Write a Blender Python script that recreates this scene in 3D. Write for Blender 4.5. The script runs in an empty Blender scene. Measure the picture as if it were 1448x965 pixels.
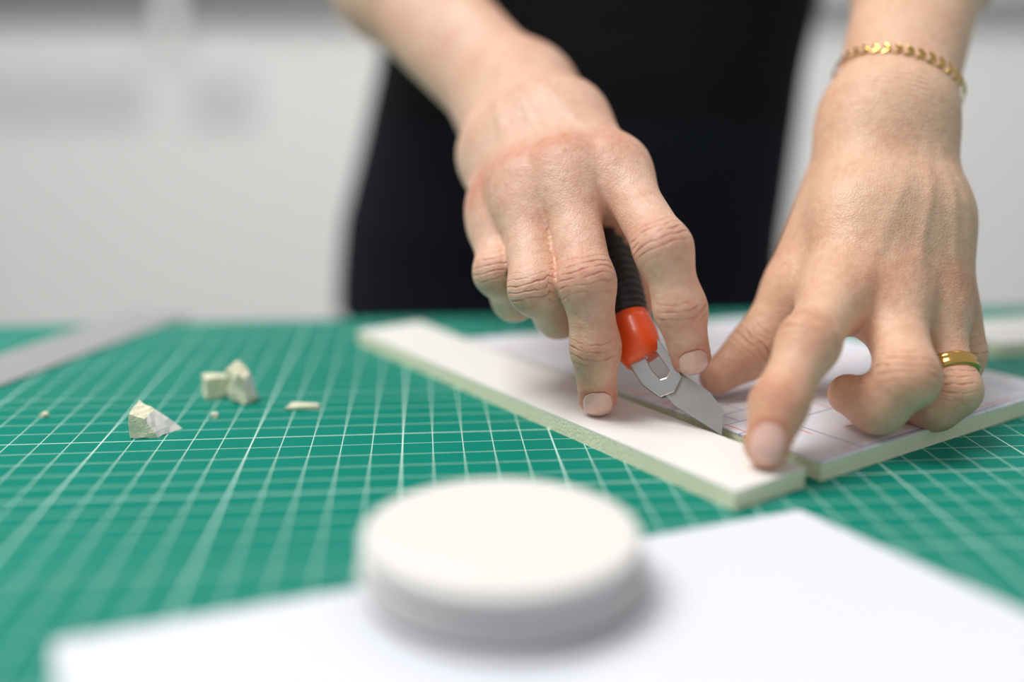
import bpy, bmesh, math
import numpy as np
from mathutils import Vector, Matrix
TZ=0.75          # table-top height (m)
EYE=np.array([0,0,TZ+.116])
pitch=math.radians(14.1)
def Q(x,y,z):    # joint position, given in tenths of a millimetre (world axes)
    return np.array([x,y,z],float)*1e-4
def nrm(v):
    v=np.array(v,float); return v/np.linalg.norm(v)
# ---------------------------------------------------------------- materials
def newmat(name,color=(.8,.8,.8),rough=.5,metal=0.0,var=.04,scale=40,bump=0.0,bscale=300,sss=0,coat=0,spec=.5):
    m=bpy.data.materials.new(name); m.use_nodes=True
    nt=m.node_tree; b=nt.nodes['Principled BSDF']
    tc=nt.nodes.new('ShaderNodeTexCoord')
    no=nt.nodes.new('ShaderNodeTexNoise'); no.inputs['Scale'].default_value=scale; no.inputs['Detail'].default_value=4
    nt.links.new(tc.outputs['Object'],no.inputs['Vector'])
    mx=nt.nodes.new('ShaderNodeMix'); mx.data_type='RGBA'
    mx.inputs[6].default_value=(*[c*(1-var) for c in color],1); mx.inputs[7].default_value=(*[min(1,c*(1+var)) for c in color],1)
    nt.links.new(no.outputs['Fac'],mx.inputs[0]); nt.links.new(mx.outputs[2],b.inputs['Base Color'])
    b.inputs['Roughness'].default_value=rough; b.inputs['Metallic'].default_value=metal
    b.inputs['Specular IOR Level'].default_value=spec
    if coat: b.inputs['Coat Weight'].default_value=coat
    if sss:
        b.inputs['Subsurface Weight'].default_value=sss; b.inputs['Subsurface Radius'].default_value=(1,.4,.25); b.inputs['Subsurface Scale'].default_value=.004
    if bump:
        n2=nt.nodes.new('ShaderNodeTexNoise'); n2.inputs['Scale'].default_value=bscale
        nt.links.new(tc.outputs['Object'],n2.inputs['Vector'])
        bp=nt.nodes.new('ShaderNodeBump'); bp.inputs['Strength'].default_value=1; bp.inputs['Distance'].default_value=bump
        nt.links.new(n2.outputs['Fac'],bp.inputs['Height']); nt.links.new(bp.outputs['Normal'],b.inputs['Normal'])
    return m
def mathn(nt,op,a,b=None,c=None,clamp=False):
    n=nt.nodes.new('ShaderNodeMath'); n.operation=op; n.use_clamp=clamp
    for i,v in enumerate((a,b,c)):
        if v is None: continue
        if isinstance(v,(int,float)): n.inputs[i].default_value=v
        else: nt.links.new(v,n.inputs[i])
    return n.outputs[0]
def skin_mat(name,ca,cb):
    m=bpy.data.materials.new(name); m.use_nodes=True; nt=m.node_tree; b=nt.nodes['Principled BSDF']
    tc=nt.nodes.new('ShaderNodeTexCoord')
    def noise(s,d=4):
        n=nt.nodes.new('ShaderNodeTexNoise'); n.inputs['Scale'].default_value=s; n.inputs['Detail'].default_value=d
        nt.links.new(tc.outputs['Object'],n.inputs['Vector']); return n.outputs['Fac']
    red=nt.nodes.new('ShaderNodeAttribute'); red.attribute_name='red'
    cs=nt.nodes.new('ShaderNodeAttribute'); cs.attribute_name='crease_s'
    cw=nt.nodes.new('ShaderNodeAttribute'); cw.attribute_name='crease_w'
    ph=mathn(nt,'ADD',mathn(nt,'MULTIPLY',cs.outputs['Fac'],2*math.pi/.0024),mathn(nt,'MULTIPLY',noise(150,2),8.0))
    sn=mathn(nt,'ADD',mathn(nt,'MULTIPLY',mathn(nt,'SINE',ph),.5),.5)
    groove=mathn(nt,'POWER',sn,6.0)
    brk=mathn(nt,'MULTIPLY',mathn(nt,'SUBTRACT',noise(230,2),.32),3.0,clamp=True)
    gr=mathn(nt,'MULTIPLY',mathn(nt,'MULTIPLY',groove,brk),cw.outputs['Fac'])
    f=mathn(nt,'ADD',mathn(nt,'MULTIPLY',noise(60),1.0),mathn(nt,'MULTIPLY',noise(380),.8))
    f=mathn(nt,'ADD',mathn(nt,'SUBTRACT',f,.76),red.outputs['Fac'],clamp=True)
    f=mathn(nt,'ADD',f,mathn(nt,'MULTIPLY',gr,.75),clamp=True)  # creases darkened in the colour: skin pigment plus painted cavity shade
    mx=nt.nodes.new('ShaderNodeMix'); mx.data_type='RGBA'
    mx.inputs[6].default_value=(*ca,1); mx.inputs[7].default_value=(*cb,1)
    nt.links.new(f,mx.inputs[0]); nt.links.new(mx.outputs[2],b.inputs['Base Color'])
    b.inputs['Roughness'].default_value=.45
    b.inputs['Specular IOR Level'].default_value=.42
    b.inputs['Subsurface Weight'].default_value=.12
    b.inputs['Subsurface Radius'].default_value=(1,.35,.2); b.inputs['Subsurface Scale'].default_value=.003
    vo=nt.nodes.new('ShaderNodeTexVoronoi'); vo.inputs['Scale'].default_value=800; vo.feature='DISTANCE_TO_EDGE'
    nt.links.new(tc.outputs['Object'],vo.inputs['Vector'])
    cell=mathn(nt,'MINIMUM',mathn(nt,'MULTIPLY',vo.outputs['Distance'],4.0),1.0)
    fine=mathn(nt,'ADD',mathn(nt,'MULTIPLY',cell,.13),mathn(nt,'MULTIPLY',noise(240,5),.95))
    hgt=mathn(nt,'SUBTRACT',fine,mathn(nt,'MULTIPLY',gr,1.4))
    bp=nt.nodes.new('ShaderNodeBump'); bp.inputs['Strength'].default_value=.95; bp.inputs['Distance'].default_value=.0005
    nt.links.new(hgt,bp.inputs['Height']); nt.links.new(bp.outputs['Normal'],b.inputs['Normal'])
    return m
# ---------------------------------------------------------------- helpers
def link(o,parent=None):
    bpy.context.scene.collection.objects.link(o)
    if parent: o.parent=parent
    return o
def empty(name):
    e=bpy.data.objects.new(name,None); e.empty_display_size=.05; return link(e)
def meshobj(name,verts,faces,mats=(),parent=None,smooth=False,fmat=None):
    me=bpy.data.meshes.new(name); me.from_pydata([tuple(map(float,v)) for v in verts],[],[tuple(f) for f in faces])
    for m in mats: me.materials.append(m)
    if fmat is not None: me.polygons.foreach_set('material_index',fmat)
    if smooth: me.polygons.foreach_set('use_smooth',[True]*len(me.polygons))
    me.update(); bm=bmesh.new(); bm.from_mesh(me); bmesh.ops.recalc_face_normals(bm,faces=bm.faces); bm.to_mesh(me); bm.free()
    return link(bpy.data.objects.new(name,me),parent)
def box(name,x0,x1,y0,y1,z0,z1,mat,parent=None,bevel=0):
    v=[(x,y,z) for x in (x0,x1) for y in (y0,y1) for z in (z0,z1)]
    f=[(0,1,3,2),(4,6,7,5),(0,4,5,1),(2,3,7,6),(0,2,6,4),(1,5,7,3)]
    o=meshobj(name,v,f,[mat],parent)
    if bevel: md=o.modifiers.new('b','BEVEL'); md.width=bevel; md.segments=3
    return o
def prism_data(poly,z0,z1):
    n=len(poly); v=[(p[0],p[1],z0) for p in poly]+[(p[0],p[1],z1) for p in poly]
    f=[tuple(range(n))[::-1],tuple(range(n,2*n))]+[(i,(i+1)%n,n+(i+1)%n,n+i) for i in range(n)]
    return v,f
def loft(name,pts,ra,rb,ref,mat,parent=None,seg=28):
    pts=[np.array(p) for p in pts]; V=[];F=[]
    n=len(pts)
    for i,p in enumerate(pts):
        d=nrm(pts[min(i+1,n-1)]-pts[max(i-1,0)]); a=nrm(np.array(ref)-d*np.dot(ref,d)); b=np.cross(d,a)
        for k in range(seg):
            t=2*math.pi*k/seg; V.append(p+a*math.cos(t)*ra[i]+b*math.sin(t)*rb[i])
    for i in range(n-1):
        for k in range(seg):
            F.append((i*seg+k,i*seg+(k+1)%seg,(i+1)*seg+(k+1)%seg,(i+1)*seg+k))
    F.append(tuple(range(seg))[::-1]); F.append(tuple(range((n-1)*seg,n*seg)))
    o=meshobj(name,V,F,[mat],parent,True)
    return o
# ---------------------------------------------------------------- implicit surface engine
def smin(a,b,k):
    h=np.maximum(k-np.abs(a-b),0)/k
    return np.minimum(a,b)-h*h*k*.25
def capd(P,c):
    a,b,ra,rb=c
    ab=b-a; L=float(ab@ab)+1e-12
    pa=P-a; t=np.clip((pa@ab)/L,0,1)
    q=pa-t[:,None]*ab
    return np.sqrt((q*q).sum(1))-(ra+(rb-ra)*t)
def surface(sdf,lo,hi,h,B=8,margin=.02):
    lo=np.array(lo);hi=np.array(hi)
    nb=np.ceil((hi-lo)/(h*B)).astype(int); n=nb*B
    g=[lo[i]+(np.arange(nb[i])+.5)*B*h-.5*h for i in range(3)]
    C=np.stack(np.meshgrid(*g,indexing='ij'),-1).reshape(-1,3)
    dc=sdf(C); act=np.abs(dc)<B*h*.9+margin
    V=np.where(dc<0,-1.,1.)[:,None,None,None]*np.ones((1,B,B,B))
    off=np.stack(np.meshgrid(*[(np.arange(B)-(B-1)/2)*h]*3,indexing='ij'),-1).reshape(-1,3)
    idx=np.nonzero(act)[0]
    for s in range(0,len(idx),400):
        ii=idx[s:s+400]
        P=(C[ii][:,None,:]+off[None]).reshape(-1,3)
        V[ii]=sdf(P).reshape(-1,B,B,B)
    V=V.reshape(*nb,B,B,B).transpose(0,3,1,4,2,5).reshape(n)
    org=np.array([g[i][0]-(B-1)/2*h for i in range(3)])
    S=V<0
    cnt=sum(S[a:n[0]-1+a,b:n[1]-1+b,c:n[2]-1+c].astype(np.int8) for a in(0,1) for b in(0,1) for c in(0,1))
    m=(cnt>0)&(cnt<8); cells=np.argwhere(m); ID=-np.ones(m.shape,int); ID[m]=np.arange(len(cells))
    acc=np.zeros((len(cells),3)); w=np.zeros(len(cells))
    for ax in range(3):
        for p in(0,1):
            for q in(0,1):
                o=[0,0,0]; oth=[i for i in range(3) if i!=ax]; o[oth[0]]=p;o[oth[1]]=q
                a=cells+o; e=[0,0,0]; e[ax]=1; b=a+e
                va=V[a[:,0],a[:,1],a[:,2]]; vb=V[b[:,0],b[:,1],b[:,2]]
                cr=(va<0)!=(vb<0); t=np.where(cr,va/(np.where(cr,va-vb,1)),0)
                pos=a+t[:,None]*np.array(e)
                acc+=pos*cr[:,None]; w+=cr
    verts=org+acc/w[:,None]*h
    F=[]
    for ax in range(3):
        e=[0,0,0];e[ax]=1
        A=S[:n[0]-e[0],:n[1]-e[1],:n[2]-e[2]]; Bm=S[e[0]:,e[1]:,e[2]:]
        ch=np.argwhere(A!=Bm); o1,o2=[(1,2),(2,0),(0,1)][ax]
        ok=(ch[:,o1]>0)&(ch[:,o2]>0); 
        for i in range(3): ok&=ch[:,i]<n[i]-1
        ch=ch[ok]
        def cid(d1,d2):
            c=ch.copy(); c[:,o1]-=d1; c[:,o2]-=d2; return ID[c[:,0],c[:,1],c[:,2]]
        q=np.stack([cid(1,1),cid(0,1),cid(0,0),cid(1,0)],1)
        flip=~A[ch[:,0],ch[:,1],ch[:,2]]
        q[flip]=q[flip][:,::-1]
        F.append(q)
    return verts,np.concatenate(F)
def grad(sdf,P,e=.0004):
    g=np.empty_like(P)
    for i in range(3):
        d=np.zeros(3);d[i]=e; g[:,i]=(sdf(P+d)-sdf(P-d))/(2*e)
    return g
def skinmesh(name,sdf,lo,hi,h,mats,parent,sub=1,margin=.02,iters=2):
    v,f=surface(sdf,lo,hi,h,margin=margin)
    me=bpy.data.meshes.new(name+'_b'); me.from_pydata(v.tolist(),[],f.tolist())
    o=bpy.data.objects.new(name,me); link(o)
    if sub:
        md=o.modifiers.new('s','SUBSURF'); md.levels=sub; md.render_levels=sub
        dg=bpy.context.evaluated_depsgraph_get(); me2=bpy.data.meshes.new_from_object(o.evaluated_get(dg))
        o.modifiers.clear(); o.data=me2; me=me2
    me.name=name
    n=len(me.vertices); co=np.empty(n*3); me.vertices.foreach_get('co',co); co=co.reshape(-1,3)
    for _ in range(iters):
        d=sdf(co); g=grad(sdf,co); g2=np.maximum((g*g).sum(1),.2); step=np.clip(d/g2,-h,h); co=co-g*step[:,None]
    me.vertices.foreach_set('co',co.reshape(-1)); 
    me.polygons.foreach_set('use_smooth',[True]*len(me.polygons))
    for m in mats: me.materials.append(m)
    me.update(); o.parent=parent
    return o,co
# ---------------------------------------------------------------- skin & person
skinR=skin_mat('skin_right',(.80,.515,.375),(.60,.225,.145))
skinL=skin_mat('skin_left',(.80,.51,.35),(.60,.245,.145))
nailm=newmat('nail',(.78,.46,.38),.2,var=.08,scale=200,sss=.15,coat=.45)
woman=empty('woman')

def build_arm(name,palm,forearm,fingers,dors,creases,reds,nails,lo,hi,mat,webs=(),tendons=(),up=None,palm_k=.014,webk=.006):
    def sdf(P):
        d=None
        for c in palm: 
            x=capd(P,c); d=x if d is None else smin(d,x,palm_k)
        fa=None
        for c in forearm:
            x=capd(P,c); fa=x if fa is None else smin(fa,x,.022)
        d=smin(d,fa,.016)
        for c in webs: d=smin(d,capd(P,c),webk)
        out=None
        for pts,rad in fingers:
            df=None
            for i in range(len(pts)-1):
                a,b,ra,rb=pts[i],pts[i+1],rad[i],rad[i+1]
                if i<2:
                    mdp=(a+b)/2; rm=(ra+rb)/2*.955
                    x=np.minimum(capd(P,(a,mdp,ra,rm)),capd(P,(mdp,b,rm,rb)))
                else: x=capd(P,(a,b,ra,rb))
                df=x if df is None else smin(df,x,.0045)
            m=smin(d,df,.012); out=m if out is None else smin(out,m,.0008)
        return out
    o,co=skinmesh(name,sdf,lo,hi,.0017,[mat],woman)
    me=o.data; g=grad(sdf,co); N=g/np.linalg.norm(g,axis=1)[:,None]
    n=len(co); red=np.zeros(n); cs=np.zeros(n); cw=np.zeros(n)
    for p,r,a in reds:
        d2=((co-p)**2).sum(1); red+=a*np.exp(-d2/r**2)
    for J,f,nn,rad,ln,a in creases:
        q=co-J; s=q@f; perp=q-s[:,None]*f; dp=np.sqrt((perp**2).sum(1))
        w=a*np.exp(-(s/ln)**2)*np.clip((N@nn)*1.6+.1,0,1)*(dp<rad*1.5)
        u=w>cw; cw[u]=w[u]; cs[u]=(s+ .15*(perp@np.cross(f,nn))**2/rad)[u]
    disp=np.zeros(n)
    for a,b,amp,wd in tendons:
        ab=b-a; L=ab@ab; t=(co-a)@ab/L; tc_=np.clip(t,0,1); q=co-a-tc_[:,None]*ab
        sd=nrm(np.cross(ab,up)); lat=q@sd; along=np.clip((t-.2)/.4,0,1)*np.clip((1.08-t)/.2,0,1)
        disp+=amp*np.exp(-(lat/wd)**2)*along*np.clip(N@up,0,1)*(np.sqrt((q*q).sum(1))<.03)
    for k,(P,f,nn,w,l) in enumerate(nails):
        f=nrm(f); nn=nrm(nn-f*np.dot(nn,f)); s=np.cross(f,nn)
        q=co-P; a=(q@s)/(w/2); b=(q@f)/(l/2); r=(np.abs(a)**2.6+np.abs(b)**2.6)**(1/2.6)
        face=(N@nn>.15)&(np.sqrt((q*q).sum(1))<.016)
        ring=np.exp(-((r-1.22)/.16)**2)*(b<.75)
        disp+=np.where(face,.00042*ring-.0003*(r<1.0),0)
        red+=np.where(face,.35*np.exp(-((r-1.15)/.2)**2),0)
        V=[];F=[];NU,NV=14,20
        for i in range(NV+1):
            v=-1+2*i/NV
            wf=math.sqrt(max(0,1-.95*abs(v)**2.8)) if v<0 else math.sqrt(max(0,1-.80*v**4))
            for j in range(NU+1):
                u=-1+2*j/NU
                p=P+f*(v*l/2*(1-.12*u*u*(1 if v>0 else .0)))+s*(u*w/2*wf)+nn*.006
                V.append(p)
        V=np.array(V)
        for _ in range(30): V=V-nn*np.clip(sdf(V),-.002,.004)[:,None]*.8
        V=V+nn*(.0001)
        for i in range(NV):
            for j in range(NU):
                a0=i*(NU+1)+j; F.append((a0,a0+1,a0+NU+2,a0+NU+1))
        no=meshobj(name+'_nail_%d'%(k+1),V,F,[nailm],woman,True)
        sm=no.modifiers.new('sm','SMOOTH'); sm.iterations=3
        md=no.modifiers.new('t','SOLIDIFY'); md.thickness=.0007; md.offset=0
    co=co+N*disp[:,None]; me.vertices.foreach_set('co',co.reshape(-1))
    for nm,arr in(('red',red),('crease_s',cs),('crease_w',np.clip(cw,0,1))):
        at=me.attributes.new(nm,'FLOAT','POINT'); at.data.foreach_set('value',arr.astype(np.float32))
    me.update()
    return o,sdf

def joint_creases(fingers,dors,amps):
    C=[];R=[]
    for (pts,rad),n0,am in zip(fingers,dors,amps):
        for ji,ln,a in am:
            f=nrm(pts[ji+1]-pts[ji-1]); nn=nrm(n0-f*np.dot(n0,f))
            C.append((pts[ji],f,nn,rad[ji],ln,a)); R.append((pts[ji]+nn*rad[ji],.009,.50*a))
        R.append((pts[-1],.011,.50))
    return C,R
def dorsal(p,up=.0,side=0):   # backs of the fingers face the front edge of the table
    return nrm(nrm(EYE-p)+np.array([side,0,up]))

# ---- right hand (holds the knife)
wu=Q(-42,4418,8518); wr=Q(78,4375,8634)
mi=Q(370,3659,8366); mm=Q(189,3645,8352); mr=Q(41,3703,8297); mp=Q(-58,3802,8199)
eR=Q(-1250,6281,9860)
fa_u=eR+np.array([-.010,0,-.010]); fa_r=eR+np.array([.007,0,.004])
shR=np.array([-.135,.71,1.25])
upR=nrm(np.cross(mi-mp,(mm-(wu+wr)/2)));  upR=upR if upR[2]>0 else -upR
def arch(a,b,k=.5,o=.002,u=upR): return a*(1-k)+b*k+u*o
palmR=[]
for w0,m0,r1 in((wu,mp,.0090),(wu*.75+wr*.25,mr,.0094),(wr*.7+wu*.3,mm,.0098),(wr,mi,.0096)):
    q=arch(w0,m0); palmR+=[(w0,q,.0122,.0120),(q,m0,.0120,r1)]
palmR+=[(Q(52,4442,8487),Q(125,3935,8237),.013,.011),(wr,Q(324,3895,8241),.012,.011)]
midu=wu*.55+fa_u*.45; midr=wr*.55+fa_r*.45
foreR=[(wu,midu,.0133,.0165),(wr,midr,.0128,.0165),(midu,fa_u,.0165,.026),(midr,fa_r,.0165,.026),(eR,eR*.45+shR*.55,.031,.037)]
fR=[
 ([mi,Q(492,3303,8140),Q(549,3264,7946),Q(593,3296,7785)],[.0094,.0089,.0079,.0066]),
 ([mm,Q(247,3315,8025),Q(278,3302,7808),Q(292,3339,7629)],[.0098,.0088,.0077,.0066]),
 ([mr,Q(82,3389,7992),Q(165,3573,7860),Q(234,3762,7832)],[.0096,.0088,.0079,.0066]),
 ([mp,Q(-50,3560,8015),Q(8,3680,7896),Q(84,3840,7856)],[.0086,.0079,.0074,.006]),
 ([Q(196,4393,8498),Q(394,4032,8212),Q(431,3817,8051),Q(458,3732,7879)],[.014,.0105,.0098,.0078]),
]
dv=nrm(np.array([.0,-.5,-1.]))*.006
webR=[(mi+dv,mm+dv,.0070,.0070),(mm+dv*1.3,mr+dv*1.3,.0074,.0072),(mr+dv*1.3,mp+dv*1.3,.0070,.0068)]
dR=[dorsal(fR[0][0][1],.15),dorsal(fR[1][0][1],.15),dorsal(fR[2][0][1],.2),dorsal(fR[3][0][1],.2),dorsal(fR[4][0][1])]
C,R=joint_creases(fR,dR,[[(1,.0060,1),(2,.0036,.8)],[(1,.0060,1),(2,.0036,.8)],[(1,.006,.7)],[(1,.006,.6)],[(2,.005,.5)]])
for k in (mi,mm,mr,mp): R.append((k+upR*.009,.010,.50))
def nl(f,k,w,l,back=.0,up=0,side=0):
    pts=f[k][0]; d=nrm(pts[-1]-pts[-2]); P=pts[-1]+d*back; return (P,d,dorsal(P,up,side),w,l)
nR=[nl(fR,0,.0096,.0108,.0005,0,.1),nl(fR,1,.0098,.0112,.0005)]
wc=(wu+wr)/2
tR=[(wc,mi+upR*.004,.0005,.0025),(wc,mm+upR*.004,.0006,.0025),(wc,mr+upR*.004,.0005,.0025)]
armR,sdfR=build_arm('right_arm_and_hand',palmR,foreR,fR,dR,C,R,nR,(-.20,.31,.745),(.085,.72,1.16),skinR,webs=webR,tendons=tR,up=upR)

# ---- left hand (presses on the board)
wl=Q(1322,3860,8510); wq=Q(1464,3884,8525)
Mi=Q(1088,3365,7979); Mm=Q(1276,3419,7986); Mr=Q(1435,3483,7953); Mp=Q(1518,3549,7889)
eL=Q(2291,5719,10084)
ea=eL+np.array([-.010,0,0]); eb=eL+np.array([.010,0,0]); shL=np.array([.215,.71,1.25])
upL=nrm(np.cross(Mp-Mi,Mm-(wl+wq)/2)); upL=upL if upL[1]<0 else -upL
palmL=[]
for w0,m0,r1 in((wl,Mi,.0100),(wl*.7+wq*.3,Mm,.0098),(wq*.7+wl*.3,Mr,.0092),(wq-np.array([.0015,0,0]),Mp,.0084)):
    q=arch(w0,m0,.55,.0015,upL); palmL+=[(w0,q,.0120,.0112),(q,m0,.0112,r1)]
for a,b in((Mi,Mm),(Mm,Mr),(Mr,Mp)):
    e=(a+b)/2; s=(wl+wq)/2*.35+e*.65; palmL.append((s-upL*.001,e-upL*.001,.0110,.0090))
palmL+=[(Q(1395,3921,8345),Q(1347,3591,7934),.0125,.010),(wl,Q(1123,3665,7979),.0120,.0128)]
ma=wl*.6+ea*.4; mb=wq*.6+eb*.4
foreL=[(wl,ma,.0134,.0172),(wq,mb,.0134,.0172),(ma,ea,.0172,.027),(mb,eb,.0172,.027),(eL,eL*.45+shL*.55,.031,.037)]
fL=[
 ([Mi,Q(909,3044,7888),Q(791,2902,7735),Q(750,2845,7629)],[.0102,.0090,.0079,.0067]),
 ([Mm,Q(1239,3086,7769),Q(1170,3121,7663),Q(1098,3197,7677)],[.0104,.0094,.0084,.0067]),
 ([Mr,Q(1453,3219,7685),Q(1396,3226,7627),Q(1313,3296,7622)],[.0088,.0078,.0074,.0062]),
 ([Mp,Q(1566,3439,7739),Q(1530,3390,7626),Q(1453,3406,7608)],[.0082,.0070,.0066,.006]),
 ([Q(1229,3829,8222),Q(1030,3631,7926),Q(874,3580,7723),Q(735,3528,7642)],[.0145,.0120,.0093,.0064]),
]
def webs(fs,ks,off,r):
    o=[]
    for a,b in ks:
        pa=fs[a][0][0]+nrm(fs[a][0][1]-fs[a][0][0])*off; pb=fs[b][0][0]+nrm(fs[b][0][1]-fs[b][0][0])*off
        o.append((pa,pb,r,r))
    return o
webL=webs(fL,((0,1),),.003,.0075)+webs(fL,((1,2),(2,3)),.007,.0070)
dL=[dorsal(p[0][1],.25) for p in fL]
C,R=joint_creases(fL,dL,[[(1,.0060,1),(2,.0036,.8)],[(1,.006,.7)],[(1,.006,.6)],[(1,.005,.5)],[(2,.005,.7)]])
wcL=(wl+wq)/2; fw=nrm(Mm-wcL)
C.append((wcL+fw*(-.002),fw,upL,.028,.0075,.32))
for k in (Mi,Mm,Mr,Mp): R.append((k+upL*.009,.011,.48))
nL=[nl(fL,0,.0096,.0112,.0005,.1)]
tL=[(wcL,Mi+upL*.004,.0004,.0028),(wcL,Mm+upL*.004,.0006,.0026),(wcL,Mr+upL*.004,.0005,.0026),(wcL,Mp+upL*.004,.0004,.0024)]
armL,sdfL=build_arm('left_arm_and_hand',palmL,foreL,fL,dL,C,R,nL,(.05,.265,.745),(.32,.72,1.16),skinL,webs=webL,tendons=tL,up=upL)

# ---- body
BX=.036; BY=.76
prof=np.array([ # z, cx, ax, ay
 [.70,.031,.161,.105],[.77,.037,.1605,.112],[.82,.046,.155,.112],[.875,.055,.150,.108],[.926,.064,.150,.100],[1.00,.060,.136,.090],[1.10,.05,.140,.098],[1.18,BX,.155,.105],[1.24,BX,.165,.09],[1.29,BX,.11,.06]])
def body(P):
    z=np.clip(P[:,2],.70,1.29)
    cx=np.interp(z,prof[:,0],prof[:,1]); ax=np.interp(z,prof[:,0],prof[:,2]); ay=np.interp(z,prof[:,0],prof[:,3])
    cy=BY-.03*np.clip((z-.95)/.3,0,1)
    x=(P[:,0]-cx); y=(P[:,1]-cy)
    r=((np.abs(x)/ax)**2.4+(np.abs(y)/ay)**2.4)**(1/2.4)
    d=(r-1)*np.minimum(ax,ay)
    dz=np.maximum(.70-P[:,2],P[:,2]-1.29); d=np.maximum(d,dz) 
    for s in(-1,1):
        hip=np.array([BX+s*.072,BY,.72]); kn=np.array([BX+s*.085,BY-.01,.46]); an=np.array([BX+s*.09,BY+.01,.08])
        d=smin(d,capd(P,(hip,kn,.074,.060)),.03); d=smin(d,capd(P,(kn,an,.060,.048)),.02)
    for sh,el in((shR,eR),(shL,eL)):
        d=smin(d,capd(P,(sh,sh*.35+el*.65,.050,.046)),.03)
    d=smin(d,capd(P,(shR,shL,.045,.045)),.04)
    return d
shirt=newmat('black_cotton',(.006,.006,.008),.9,var=.3,scale=30,bump=.0006,bscale=900,spec=.2)
trou=newmat('navy_black_denim',(.007,.009,.015),.9,var=.3,scale=30,bump=.0006,bscale=900,spec=.2)
bo,bc=skinmesh('shirt_and_trousers',body,(-.32,.5,.02),(.40,.95,1.36),.012,[shirt,trou],woman,sub=1,margin=.06)
zc=np.array([p.center[2] for p in bo.data.polygons]); bo.data.polygons.foreach_set('material_index',(zc<.84).astype(int).tolist())
hc=np.array([BX,.69,1.46])
def headf(P):
    def ell(c,r):
        q=(P-c)/r; k=np.sqrt((q*q).sum(1)); return (k-1)*min(r)
    d=ell(hc,np.array([.072,.088,.100])); d=smin(d,ell(hc+np.array([0,-.03,-.055]),np.array([.050,.055,.060])),.03)
    d=smin(d,capd(P,(np.array([BX,.73,1.27]),hc+np.array([0,.01,-.05]),.055,.05)),.02)
    d=smin(d,capd(P,(hc+np.array([0,-.088,.01]),hc+np.array([0,-.104,-.025]),.006,.010)),.012)
    for s in(-1,1):
        d=smin(d,ell(hc+np.array([s*.072,.0,-.01]),np.array([.010,.018,.030])),.006)
        d=np.maximum(d,-ell(hc+np.array([s*.030,-.098,.002]),np.array([.016,.016,.010])))
    d=smin(d,capd(P,(hc+np.array([-.018,-.087,-.055]),hc+np.array([.018,-.087,-.055]),.006,.006)),.004)
    return d
ho,_=skinmesh('head_and_neck',headf,(-.08,.54,1.22),(.16,.84,1.60),.005,[skinR],woman,margin=.05)
hairm=newmat('brown_hair',(.09,.045,.02),.5,var=.5,scale=120,bump=.001,bscale=400)
def hairf(P):
    def ell(c,r):
        q=(P-c)/r; k=np.sqrt((q*q).sum(1)); return (k-1)*min(r)
    d=ell(hc+np.array([0,.014,.016]),np.array([.082,.092,.102])); d=smin(d,ell(hc+np.array([0,.09,-.02]),np.array([.045,.05,.07])),.03)
    return np.maximum(d,-ell(hc+np.array([0,-.085,-.03]),np.array([.062,.07,.09])))
skinmesh('hair',hairf,(-.09,.54,1.32),(.17,.90,1.60),.006,[hairm],woman,margin=.05)
eyem=newmat('eye',(.8,.8,.8),.2); lipm=newmat('shoe_leather',(.02,.02,.02),.4)
for s in(-1,1):
    bm=bmesh.new(); bmesh.ops.create_uvsphere(bm,u_segments=24,v_segments=16,radius=.012,matrix=Matrix.Translation(Vector(hc+np.array([s*.030,-.078,.002]))))
    me=bpy.data.meshes.new('eye'); bm.to_mesh(me); bm.free(); me.materials.append(eyem); link(bpy.data.objects.new('eye_%s'%('r' if s<0 else 'l'),me),woman)
    loft('shoe_%s'%('r' if s<0 else 'l'),[(BX+s*.09,BY+.075,.035),(BX+s*.09,BY+.05,.045),(BX+s*.09,BY-.02,.045),(BX+s*.09,BY-.11,.03),(BX+s*.09,BY-.17,.022)],[.02,.038,.042,.045,.02],[.02,.044,.044,.029,.016],(1,0,0),lipm,woman)

# ---------------------------------------------------------------- jewellery
gold=newmat('gold',(.76,.45,.13),.16,1.0,var=.05,scale=300)
bc0=Q(1495,3980,8662)
e1=nrm(Q(1745,3982,8492)-Q(1248,3992,8709)); up=nrm(Q(1385,3773,8822)-bc0); e2=nrm(up-e1*np.dot(up,e1))
V=[];F=[]
def add_leaf(V,F,c,t,n,l,w,th):
    s=np.cross(n,t); base=len(V); K=10
    for i in range(K+1):
        a=-1+2*i/K; ww=w*max(0,(1-abs(a)**1.8))+.0001; hh=th*(1-abs(a)**2)+.0001
        for dx,dz in((-1,0),(-.5,.8),(0,1),(.5,.8),(1,0),(0,-.6)): V.append(c+t*a*l+s*dx*ww+n*dz*hh)
    for i in range(K):
        for j in range(6):
            p=base+i*6; F.append((p+j,p+(j+1)%6,p+6+(j+1)%6,p+6+j))
    F.append(tuple(range(base,base+6))); F.append(tuple(range(base+K*6,base+K*6+6)))
ths=np.linspace(0,2*math.pi,400,endpoint=False); dirs=np.cos(ths)[:,None]*e1+np.sin(ths)[:,None]*e2
lo_=np.zeros(400); hi_=np.full(400,.08)
for _ in range(30):
    mid=(lo_+hi_)/2; s=sdfL(bc0+dirs*mid[:,None])<.0012; lo_=np.where(s,mid,lo_); hi_=np.where(s,hi_,mid)
loop=bc0+dirs*lo_[:,None]
seg=np.linalg.norm(np.roll(loop,-1,0)-loop,axis=1); cum=np.concatenate([[0],np.cumsum(seg)]); tot=cum[-1]
LP=np.vstack([loop,loop[:1]]); NL=int(tot/.0041)
def at(s): s%=tot; return np.array([np.interp(s,cum,LP[:,i]) for i in range(3)])
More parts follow.
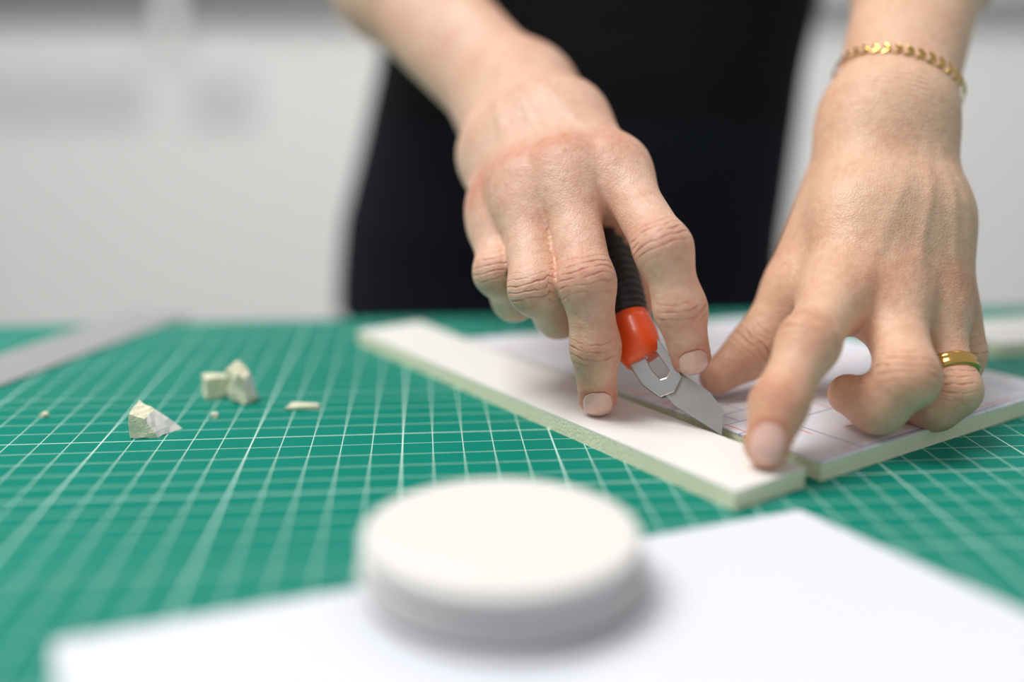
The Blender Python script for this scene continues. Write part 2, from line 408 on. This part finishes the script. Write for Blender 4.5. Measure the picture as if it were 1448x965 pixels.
for k in range(NL):
    s=tot*k/NL; c=at(s); t=nrm(at(s+.001)-at(s-.001)); n=nrm(c-bc0); n=nrm(n-t*np.dot(n,t)); b=np.cross(n,t)
    for sg in(-1,1):
        tt=nrm(t+b*sg*.72); add_leaf(V,F,c+b*sg*.0009,tt,nrm(n+t*.35),.0023,.0009,.0004)
meshobj('gold_bracelet',V,F,[gold],None,False)
p0,p1=fL[2][0][0],fL[2][0][1]; rc=p0+(p1-p0)*.80; ax=nrm(p1-p0); rf=(.0088*.2+.0078*.80)*.985
ref=nrm(np.array([1,0,0])-ax*ax[0]); r2=np.cross(ax,ref); V=[];F=[]; SG=64
pr=[(-.0024,.0002),(-.0024,.0010),(-.0017,.0015),(-.0006,.0016),(.0,.0012),(.0006,.0016),(.0017,.0015),(.0024,.0010),(.0024,.0002)]
for k in range(SG):
    a=2*math.pi*k/SG; d=ref*math.cos(a)+r2*math.sin(a)
    for h_,r_ in pr: V.append(rc+ax*h_+d*(rf+r_))
n=len(pr)
for k in range(SG):
    for j in range(n): F.append((k*n+j,k*n+(j+1)%n,((k+1)%SG)*n+(j+1)%n,((k+1)%SG)*n+j))
meshobj('gold_ring',V,F,[gold],None,True)

# ---------------------------------------------------------------- knife
knife=empty('utility_knife')
steel=newmat('blade_steel',(.50,.47,.43),.28,1.0,var=.12,scale=150)
chrome=newmat('holder_steel',(.60,.58,.56),.2,1.0,var=.08,scale=80)
orange=newmat('orange_plastic',(.95,.10,.012),.35,var=.05,coat=.2)
rubber=newmat('black_rubber',(.012,.012,.014),.5,var=.2,bump=.0002)
TIP=Q(678,3141,7558); ka=nrm((-.578,.587,.567)); kn_=nrm((-.283,-.796,.535)); kb=nrm(np.cross(kn_,ka))
def plate(name,uv,th,mat,hole=None,off=0):   # uv: tenths of mm in the blade's own plane, origin at its tip
    n=len(uv); K=lambda p,o: TIP+ka*p[0]*1e-4+kb*p[1]*1e-4+kn_*(o+off)
    V=[K(p,-th/2) for p in uv]+[K(p,th/2) for p in uv]
    if hole is None:
        F=[tuple(range(n)),tuple(range(n,2*n))]+[(i,(i+1)%n,n+(i+1)%n,n+i) for i in range(n)]
    else:
        V+=[K(p,-th/2) for p in hole]+[K(p,th/2) for p in hole]; F=[]
        for i in range(n):
            j=(i+1)%n; F+=[(i,j,n+j,n+i),(2*n+i,2*n+j,3*n+j,3*n+i),(i,j,2*n+j,2*n+i),(n+i,n+j,3*n+j,3*n+i)]
    o=meshobj(name,V,F,[mat],knife)
    if th>.001: md=o.modifiers.new('b','BEVEL'); md.width=.0004; md.segments=3
    return o
plate('blade',[(-3,1),(58,-59),(131,-65),(271,-34),(258,50),(173,50)],.0006,steel)
plate('blade_edge_bevel',[(-3,1),(6,-8),(173,38),(258,40),(258,50),(173,50)],.0009,chrome)
plate('blade_holder',[(416,73),(444,-32),(385,-59),(262,-42),(232,-32),(208,20),(226,68),(300,84)],.0030,chrome,
      [(366,14),(374,-18),(357,-24),(292,-17),(274,-12),(266,8),(274,26),(313,28)])
hp=[Q(450,3363,7750),Q(437,3383,7772),Q(427,3425,7806),Q(415,3464,7839),Q(405,3492,7868)]
loft('orange_collar',hp,[.0064,.0076,.0080,.0078,.0072],[.0050,.0064,.0068,.0067,.0062],(1,0,.5),orange,knife,40)
g0=Q(407,3484,7855); g1=Q(377,3698,8031); g2=Q(273,4164,8326)
pts=[];ra=[];rb=[]
for i in range(121):
    s=i/120; p=(g0*(1-s)**2+2*g1*s*(1-s)+g2*s*s)
    rib=.0008*(.5-.5*math.cos(2*math.pi*i/6)) if s<.6 else 0
    pts.append(p); ra.append(.0074+.0012*math.sin(math.pi*s)-rib); rb.append(.0062+.001*math.sin(math.pi*s)-rib)
ra[-1]*=.7; rb[-1]*=.7
loft('grip',pts,ra,rb,(1,0,.4),rubber,knife)

# ---------------------------------------------------------------- table & mat
mat_g=bpy.data.materials.new('green_cutting_mat'); mat_g.use_nodes=True; nt=mat_g.node_tree; b=nt.nodes['Principled BSDF']
tc=nt.nodes.new('ShaderNodeTexCoord'); sx=nt.nodes.new('ShaderNodeSeparateXYZ'); nt.links.new(tc.outputs['Object'],sx.inputs[0])
X,Y=sx.outputs[0],sx.outputs[1]
def line(coord,per,wd):
    fr=mathn(nt,'PINGPONG',coord,per/2)
    return mathn(nt,'LESS_THAN',fr,wd/2)
m=line(X,.01,.00030)
for c,per,wd in((Y,.01,.00030),(X,.05,.00055),(Y,.05,.00055)): m=mathn(nt,'MAXIMUM',m,line(c,per,wd))
no=nt.nodes.new('ShaderNodeTexNoise'); no.inputs['Scale'].default_value=30; nt.links.new(tc.outputs['Object'],no.inputs['Vector'])
g=nt.nodes.new('ShaderNodeMix'); g.data_type='RGBA'; g.inputs[6].default_value=(.0,.200,.143,1); g.inputs[7].default_value=(.0,.235,.170,1)
nt.links.new(no.outputs['Fac'],g.inputs[0])
g2_=nt.nodes.new('ShaderNodeMix'); g2_.data_type='RGBA'; g2_.inputs[7].default_value=(.54,.77,.68,1)
nt.links.new(m,g2_.inputs[0]); nt.links.new(g.outputs[2],g2_.inputs[6]); nt.links.new(g2_.outputs[2],b.inputs['Base Color'])
b.inputs['Roughness'].default_value=.6; b.inputs['Specular IOR Level'].default_value=.12
n2=nt.nodes.new('ShaderNodeTexNoise'); n2.inputs['Scale'].default_value=1500; nt.links.new(tc.outputs['Object'],n2.inputs['Vector'])
bp=nt.nodes.new('ShaderNodeBump'); bp.inputs['Distance'].default_value=.0002; nt.links.new(n2.outputs['Fac'],bp.inputs['Height']); nt.links.new(bp.outputs['Normal'],b.inputs['Normal'])
rot=math.radians(5)
cm=box('cutting_mat',-.75,.75,-.38,.38,-.002,0,mat_g,bevel=.0006)
cm.location=(.03,.517-.38,TZ); cm.rotation_euler=(0,0,rot)
tbl=empty('work_table'); tbl.location=(.03,.137,0); tbl.rotation_euler=(0,0,rot)
wt=newmat('table_laminate',(.6,.6,.58),.4); leg=newmat('table_leg',(.35,.35,.36),.35,.8)
box('table_top',-.80,.80,-.42,.385,TZ-.032,TZ-.002,wt,tbl,.002)
for i,(x,y) in enumerate(((-.74,-.37),(.74,-.37),(-.74,.33),(.74,.33))): box('leg_%d'%(i+1),x-.02,x+.02,y-.02,y+.02,0,TZ-.032,leg,tbl)

# ---------------------------------------------------------------- boards
paper=newmat('white_board_paper',(.85,.83,.80),.6,var=.015,spec=.3)
foam=newmat('cream_foam',(.82,.81,.60),.8,var=.06,scale=300,bump=.0003,bscale=900,spec=.2)
def board(name,poly,th=.006,z=TZ,topmat=None):
    poly=[np.array(p) for p in poly]; c=sum(poly)/len(poly)
    V=[];F=[];M=[]
    for (z0,z1,ins,mi_) in((0,.0005,0,0),(.0005,th-.0005,.0002,1),(th-.0005,th,0,2)):
        pp=[p-(p-c)/np.linalg.norm(p-c)*ins for p in poly]; v,f=prism_data(pp,z+z0,z+z1); o=len(V); V+=v; F+=[tuple(i+o for i in q) for q in f]; M+=[mi_]*len(f)
    return meshobj(name,V,F,[foam,foam,topmat or paper],None,False,M)
S1,S2,S3,S4=(-.0711,.4573),(-.0440,.4763),(.0868,.2841),(.0622,.2662)
board('foam_board_strip',[S4,S3,S2,S1])
pm=bpy.data.materials.new('printed_plan_paper'); pm.use_nodes=True; nt=pm.node_tree; b=nt.nodes['Principled BSDF']; b.inputs['Roughness'].default_value=.6; b.inputs['Specular IOR Level'].default_value=.3
tc=nt.nodes.new('ShaderNodeTexCoord'); mp_=nt.nodes.new('ShaderNodeMapping'); mp_.inputs['Rotation'].default_value=(0,0,math.radians(-35)); nt.links.new(tc.outputs['Object'],mp_.inputs[0])
col=None
prev=(.80,.80,.86,1)
for sc,c,ms,th,ns in((30,(.82,.38,.33,1),.014,.54,60),(13,(.42,.44,.62,1),.006,.38,30),(50,(.50,.50,.64,1),.02,.54,25)):
    br=nt.nodes.new('ShaderNodeTexBrick'); br.inputs['Scale'].default_value=sc; br.inputs['Mortar Size'].default_value=ms; br.inputs['Mortar Smooth'].default_value=.1
    br.inputs['Brick Width'].default_value=1.3; br.inputs['Row Height'].default_value=.4
    br.offset=.37; nt.links.new(mp_.outputs[0],br.inputs['Vector'])
    mk=nt.nodes.new('ShaderNodeTexNoise'); mk.inputs['Scale'].default_value=ns; nt.links.new(tc.outputs['Object'],mk.inputs['Vector'])
    f=mathn(nt,'MULTIPLY',br.outputs['Fac'],mathn(nt,'GREATER_THAN',mk.outputs['Fac'],th))
    mx=nt.nodes.new('ShaderNodeMix'); mx.data_type='RGBA'; nt.links.new(f,mx.inputs[0]); mx.inputs[7].default_value=c
    if col is None: mx.inputs[6].default_value=prev
    else: nt.links.new(col,mx.inputs[6])
    col=mx.outputs[2]
nt.links.new(col,b.inputs['Base Color'])
board('foam_board_sheet',[(.0930,.2885),(.2055,.3660),(.118,.486),(-.020,.4425)],topmat=pm)
board('foam_board_sheet.001',[(.212,.432),(.36,.475),(.34,.515),(.195,.470)])
sh=newmat('white_paper',(.75,.76,.82),.6,var=.01,spec=.3)
A=np.array((-.0985,.1965));B2=np.array((.0805,.2665))
pl=[A,B2,B2+np.array((.115,-.185)),A+np.array((.10,-.20))]
v,f=prism_data(pl,TZ,TZ+.0003); meshobj('paper_sheet',v,f,[sh])
wd=newmat('disc_white',(.77,.745,.715),.6,var=.01,spec=.2); de=newmat('disc_edge',(.66,.66,.67),.8,var=.03,spec=.2); dg_=newmat('disc_gap_shade',(.10,.10,.11),.8)  # near-black third material paints shade into the gaps between the discs
V=[];F=[];M=[]; z=TZ+.0003
for k,(ox,oy,dr) in enumerate(((.0012,0,-.0003),(-.0010,.0003,0),(.0007,-.0003,-.0002),(-.0003,0,.0))):
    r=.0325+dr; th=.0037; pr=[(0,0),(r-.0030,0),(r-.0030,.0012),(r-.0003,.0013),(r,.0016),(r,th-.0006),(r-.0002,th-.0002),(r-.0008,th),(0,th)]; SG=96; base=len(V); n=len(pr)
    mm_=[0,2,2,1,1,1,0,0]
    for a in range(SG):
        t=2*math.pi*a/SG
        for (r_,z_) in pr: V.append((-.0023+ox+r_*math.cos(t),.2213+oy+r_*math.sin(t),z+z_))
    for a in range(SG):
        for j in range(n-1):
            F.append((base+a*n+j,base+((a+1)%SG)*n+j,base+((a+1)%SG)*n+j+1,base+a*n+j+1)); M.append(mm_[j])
    z+=th
meshobj('foam_disc_stack',V,F,[wd,de,dg_],None,False,M)
rm=newmat('ruler_aluminium',(.50,.50,.50),.4,.4)
v,f=prism_data([(-.24,.25),(-.165,.515),(-.197,.524),(-.275,.26)],TZ,TZ+.0012); meshobj('metal_ruler',v,f,[rm])
rng=np.random.RandomState(4)
scr=newmat('foam_scrap_core',(.86,.83,.62),.85,var=.08,scale=400,bump=.0004,bscale=1500,spec=.15)
def scrap(name,parts,cuts=3,amp=.0007):
    V=[];F=[];M=[]
    for (c,rz,tl,pb_,pt_,zt) in parts:
        bm=bmesh.new(); R_=Matrix.Rotation(rz,3,'Z')@Matrix.Rotation(tl,3,'Y')
        vb=[bm.verts.new(R_@Vector((x,y,0))) for x,y in pb_]; vt=[bm.verts.new(R_@Vector((x,y,h_))) for (x,y),h_ in zip(pt_,zt)]
        n=len(pb_); bm.faces.new(vb[::-1]); tf=bm.faces.new(vt); tf.material_index=0
        for i in range(n):
            fc=bm.faces.new((vb[i],vb[(i+1)%n],vt[(i+1)%n],vt[i]))
            if i==1: fc.material_index=1
        bmesh.ops.subdivide_edges(bm,edges=bm.edges[:],cuts=cuts,use_grid_fill=True)
        for v_ in bm.verts: v_.co+=Vector(rng.uniform(-amp,amp,3))
        mz=min(v_.co.z for v_ in bm.verts); bm.verts.index_update(); o=len(V)
        for v_ in bm.verts: V.append((v_.co.x+c[0],v_.co.y+c[1],v_.co.z-mz+TZ+c[2]))
        for f_ in bm.faces: F.append(tuple(q.index+o for q in f_.verts)); M.append(f_.material_index)
        bm.free()
    return meshobj(name,V,F,[scr,paper],None,False,M)
scrap('foam_scrap',[((-.1235,.333,0),.15,0,[(-.0062,-.006),(.0030,-.006),(.0095,.003),(-.005,.006)],[(-.006,-.0055),(-.001,-.005),(.0012,.002),(-.0045,.005)],[.0085,.0065,.0075,.0100])],amp=.00025)
scrap('foam_scrap.001',[((-.111,.378,0),.5,0,[(-.008,-.005),(.007,-.004),(.008,.004),(-.007,.005)],[(-.0075,-.005),(.006,-.004),(.007,.004),(-.007,.004)],[.008,.007,.006,.008])],amp=.0004)
scrap('foam_scrap.002',[((-.1015,.3685,0),-.25,.15,[(-.0035,-.003),(.004,-.004),(.0045,.004),(-.004,.004)],[(-.0060,-.003),(.0010,-.002),(.0015,.002),(-.0045,.003)],[.011,.009,.010,.014]),
   ((-.0985,.3690,.0),.6,-.5,[(-.0012,-.003),(.0015,-.003),(.002,.003),(-.001,.003)],[(-.001,-.002),(.001,-.002),(.001,.002),(-.001,.002)],[.011,.012,.011,.010])],amp=.0004)
scrap('foam_scrap.003',[((-.077,.3595,0),.1,0,[(-.0068,-.0012),(.006,-.0022),(.0062,.001),(-.004,.0025)],[(-.0064,-.001),(.0055,-.002),(.0058,.001),(-.004,.002)],[.0008,.0015,.001,.0018])],1,.0003)
for i,(x,y) in enumerate(((-.1065,.3495),(-.168,.350))):
    scrap('foam_scrap.%03d'%(4+i),[((x,y,0),.3+i,0,[(-.0012,-.001),(.001,-.0012),(.0013,.001),(-.001,.0013)],[(-.001,-.001),(.001,-.001),(.001,.001),(-.001,.001)],[.0014]*4)],1,.0002)

# ---------------------------------------------------------------- room
wallm=newmat('wall_paint',(.80,.79,.78),.8,var=.02,scale=2); floorm=newmat('floor_vinyl',(.35,.35,.34),.5,var=.08,scale=5)
cab=newmat('cabinet_white',(.89,.875,.865),.6,var=.02,scale=2,spec=.2); dark=newmat('dark_board',(.20,.21,.21),.7,var=.1); grey=newmat('grey_worktop',(.26,.265,.265),.5); lg=newmat('panel_grey',(.70,.70,.71),.6)
box('floor',-4,4,-3,3.2,-.05,0,floorm)
box('wall_back',-4,4,3.1,3.2,0,2.7,wallm)
box('wall_left',-4.1,-4,-3,3.2,0,2.7,wallm)
cb=empty('storage_cabinet')
box('carcass',-2.6,2.6,2.5,3.08,.0,1.01,cab,cb,.003)
box('worktop',-2.62,2.62,2.46,3.09,1.01,1.07,grey,cb,.003)
for i in range(4): box('door_panel_%d'%(i+1),-2.6+i*1.3+.002,-2.6+(i+1)*1.3-.002,2.482,2.5,.08,1.0,cab,cb,.002)
box('grey_panel_1',-1.6,-.86,2.470,2.483,.79,.915,lg,cb,.003)  # plain grey panels set on the cabinet doors
box('grey_panel_2',-.76,-.60,2.470,2.483,.79,.915,lg,cb,.003)
box('shelf_post',-.80,-.765,2.44,2.459,.96,1.6,cab,cb,.002)
pb=empty('pinboard'); box('board',-2.4,-.3,3.06,3.1,1.12,2.2,dark,pb); box('board_frame',-2.45,-.25,3.07,3.1,1.08,2.25,cab,pb)
def area(name,loc,rotd,size,power,col=(1,1,1)):
    l=bpy.data.lights.new(name,'AREA'); l.shape='RECTANGLE'; l.size=size[0]; l.size_y=size[1]; l.energy=power; l.color=col
    o=bpy.data.objects.new(name,l); o.location=loc; o.rotation_euler=[math.radians(a) for a in rotd]; return link(o)
area('overhead_area_light',(-.9,.3,2.6),(0,-18,0),(1.1,.9),42,(1,.99,.965))
area('overhead_area_light.001',(.3,1.9,2.6),(12,0,0),(1.6,1.2),29,(1,.99,.97))  # lamp added to brighten the cabinet and back wall
w=bpy.data.worlds.new('world'); bpy.context.scene.world=w; w.use_nodes=True
w.node_tree.nodes['Background'].inputs[0].default_value=(.96,.98,1,1); w.node_tree.nodes['Background'].inputs[1].default_value=.44
# camera
cd=bpy.data.cameras.new('camera'); cd.lens=36; cd.sensor_width=36; cd.clip_start=.01
co_=bpy.data.objects.new('camera',cd); link(co_); co_.location=EYE; co_.rotation_euler=(math.radians(90)-pitch,0,0)
cd.dof.use_dof=True; cd.dof.focus_distance=.341; cd.dof.aperture_fstop=1.8
bpy.context.scene.camera=co_
bpy.context.scene.view_settings.view_transform='Standard'
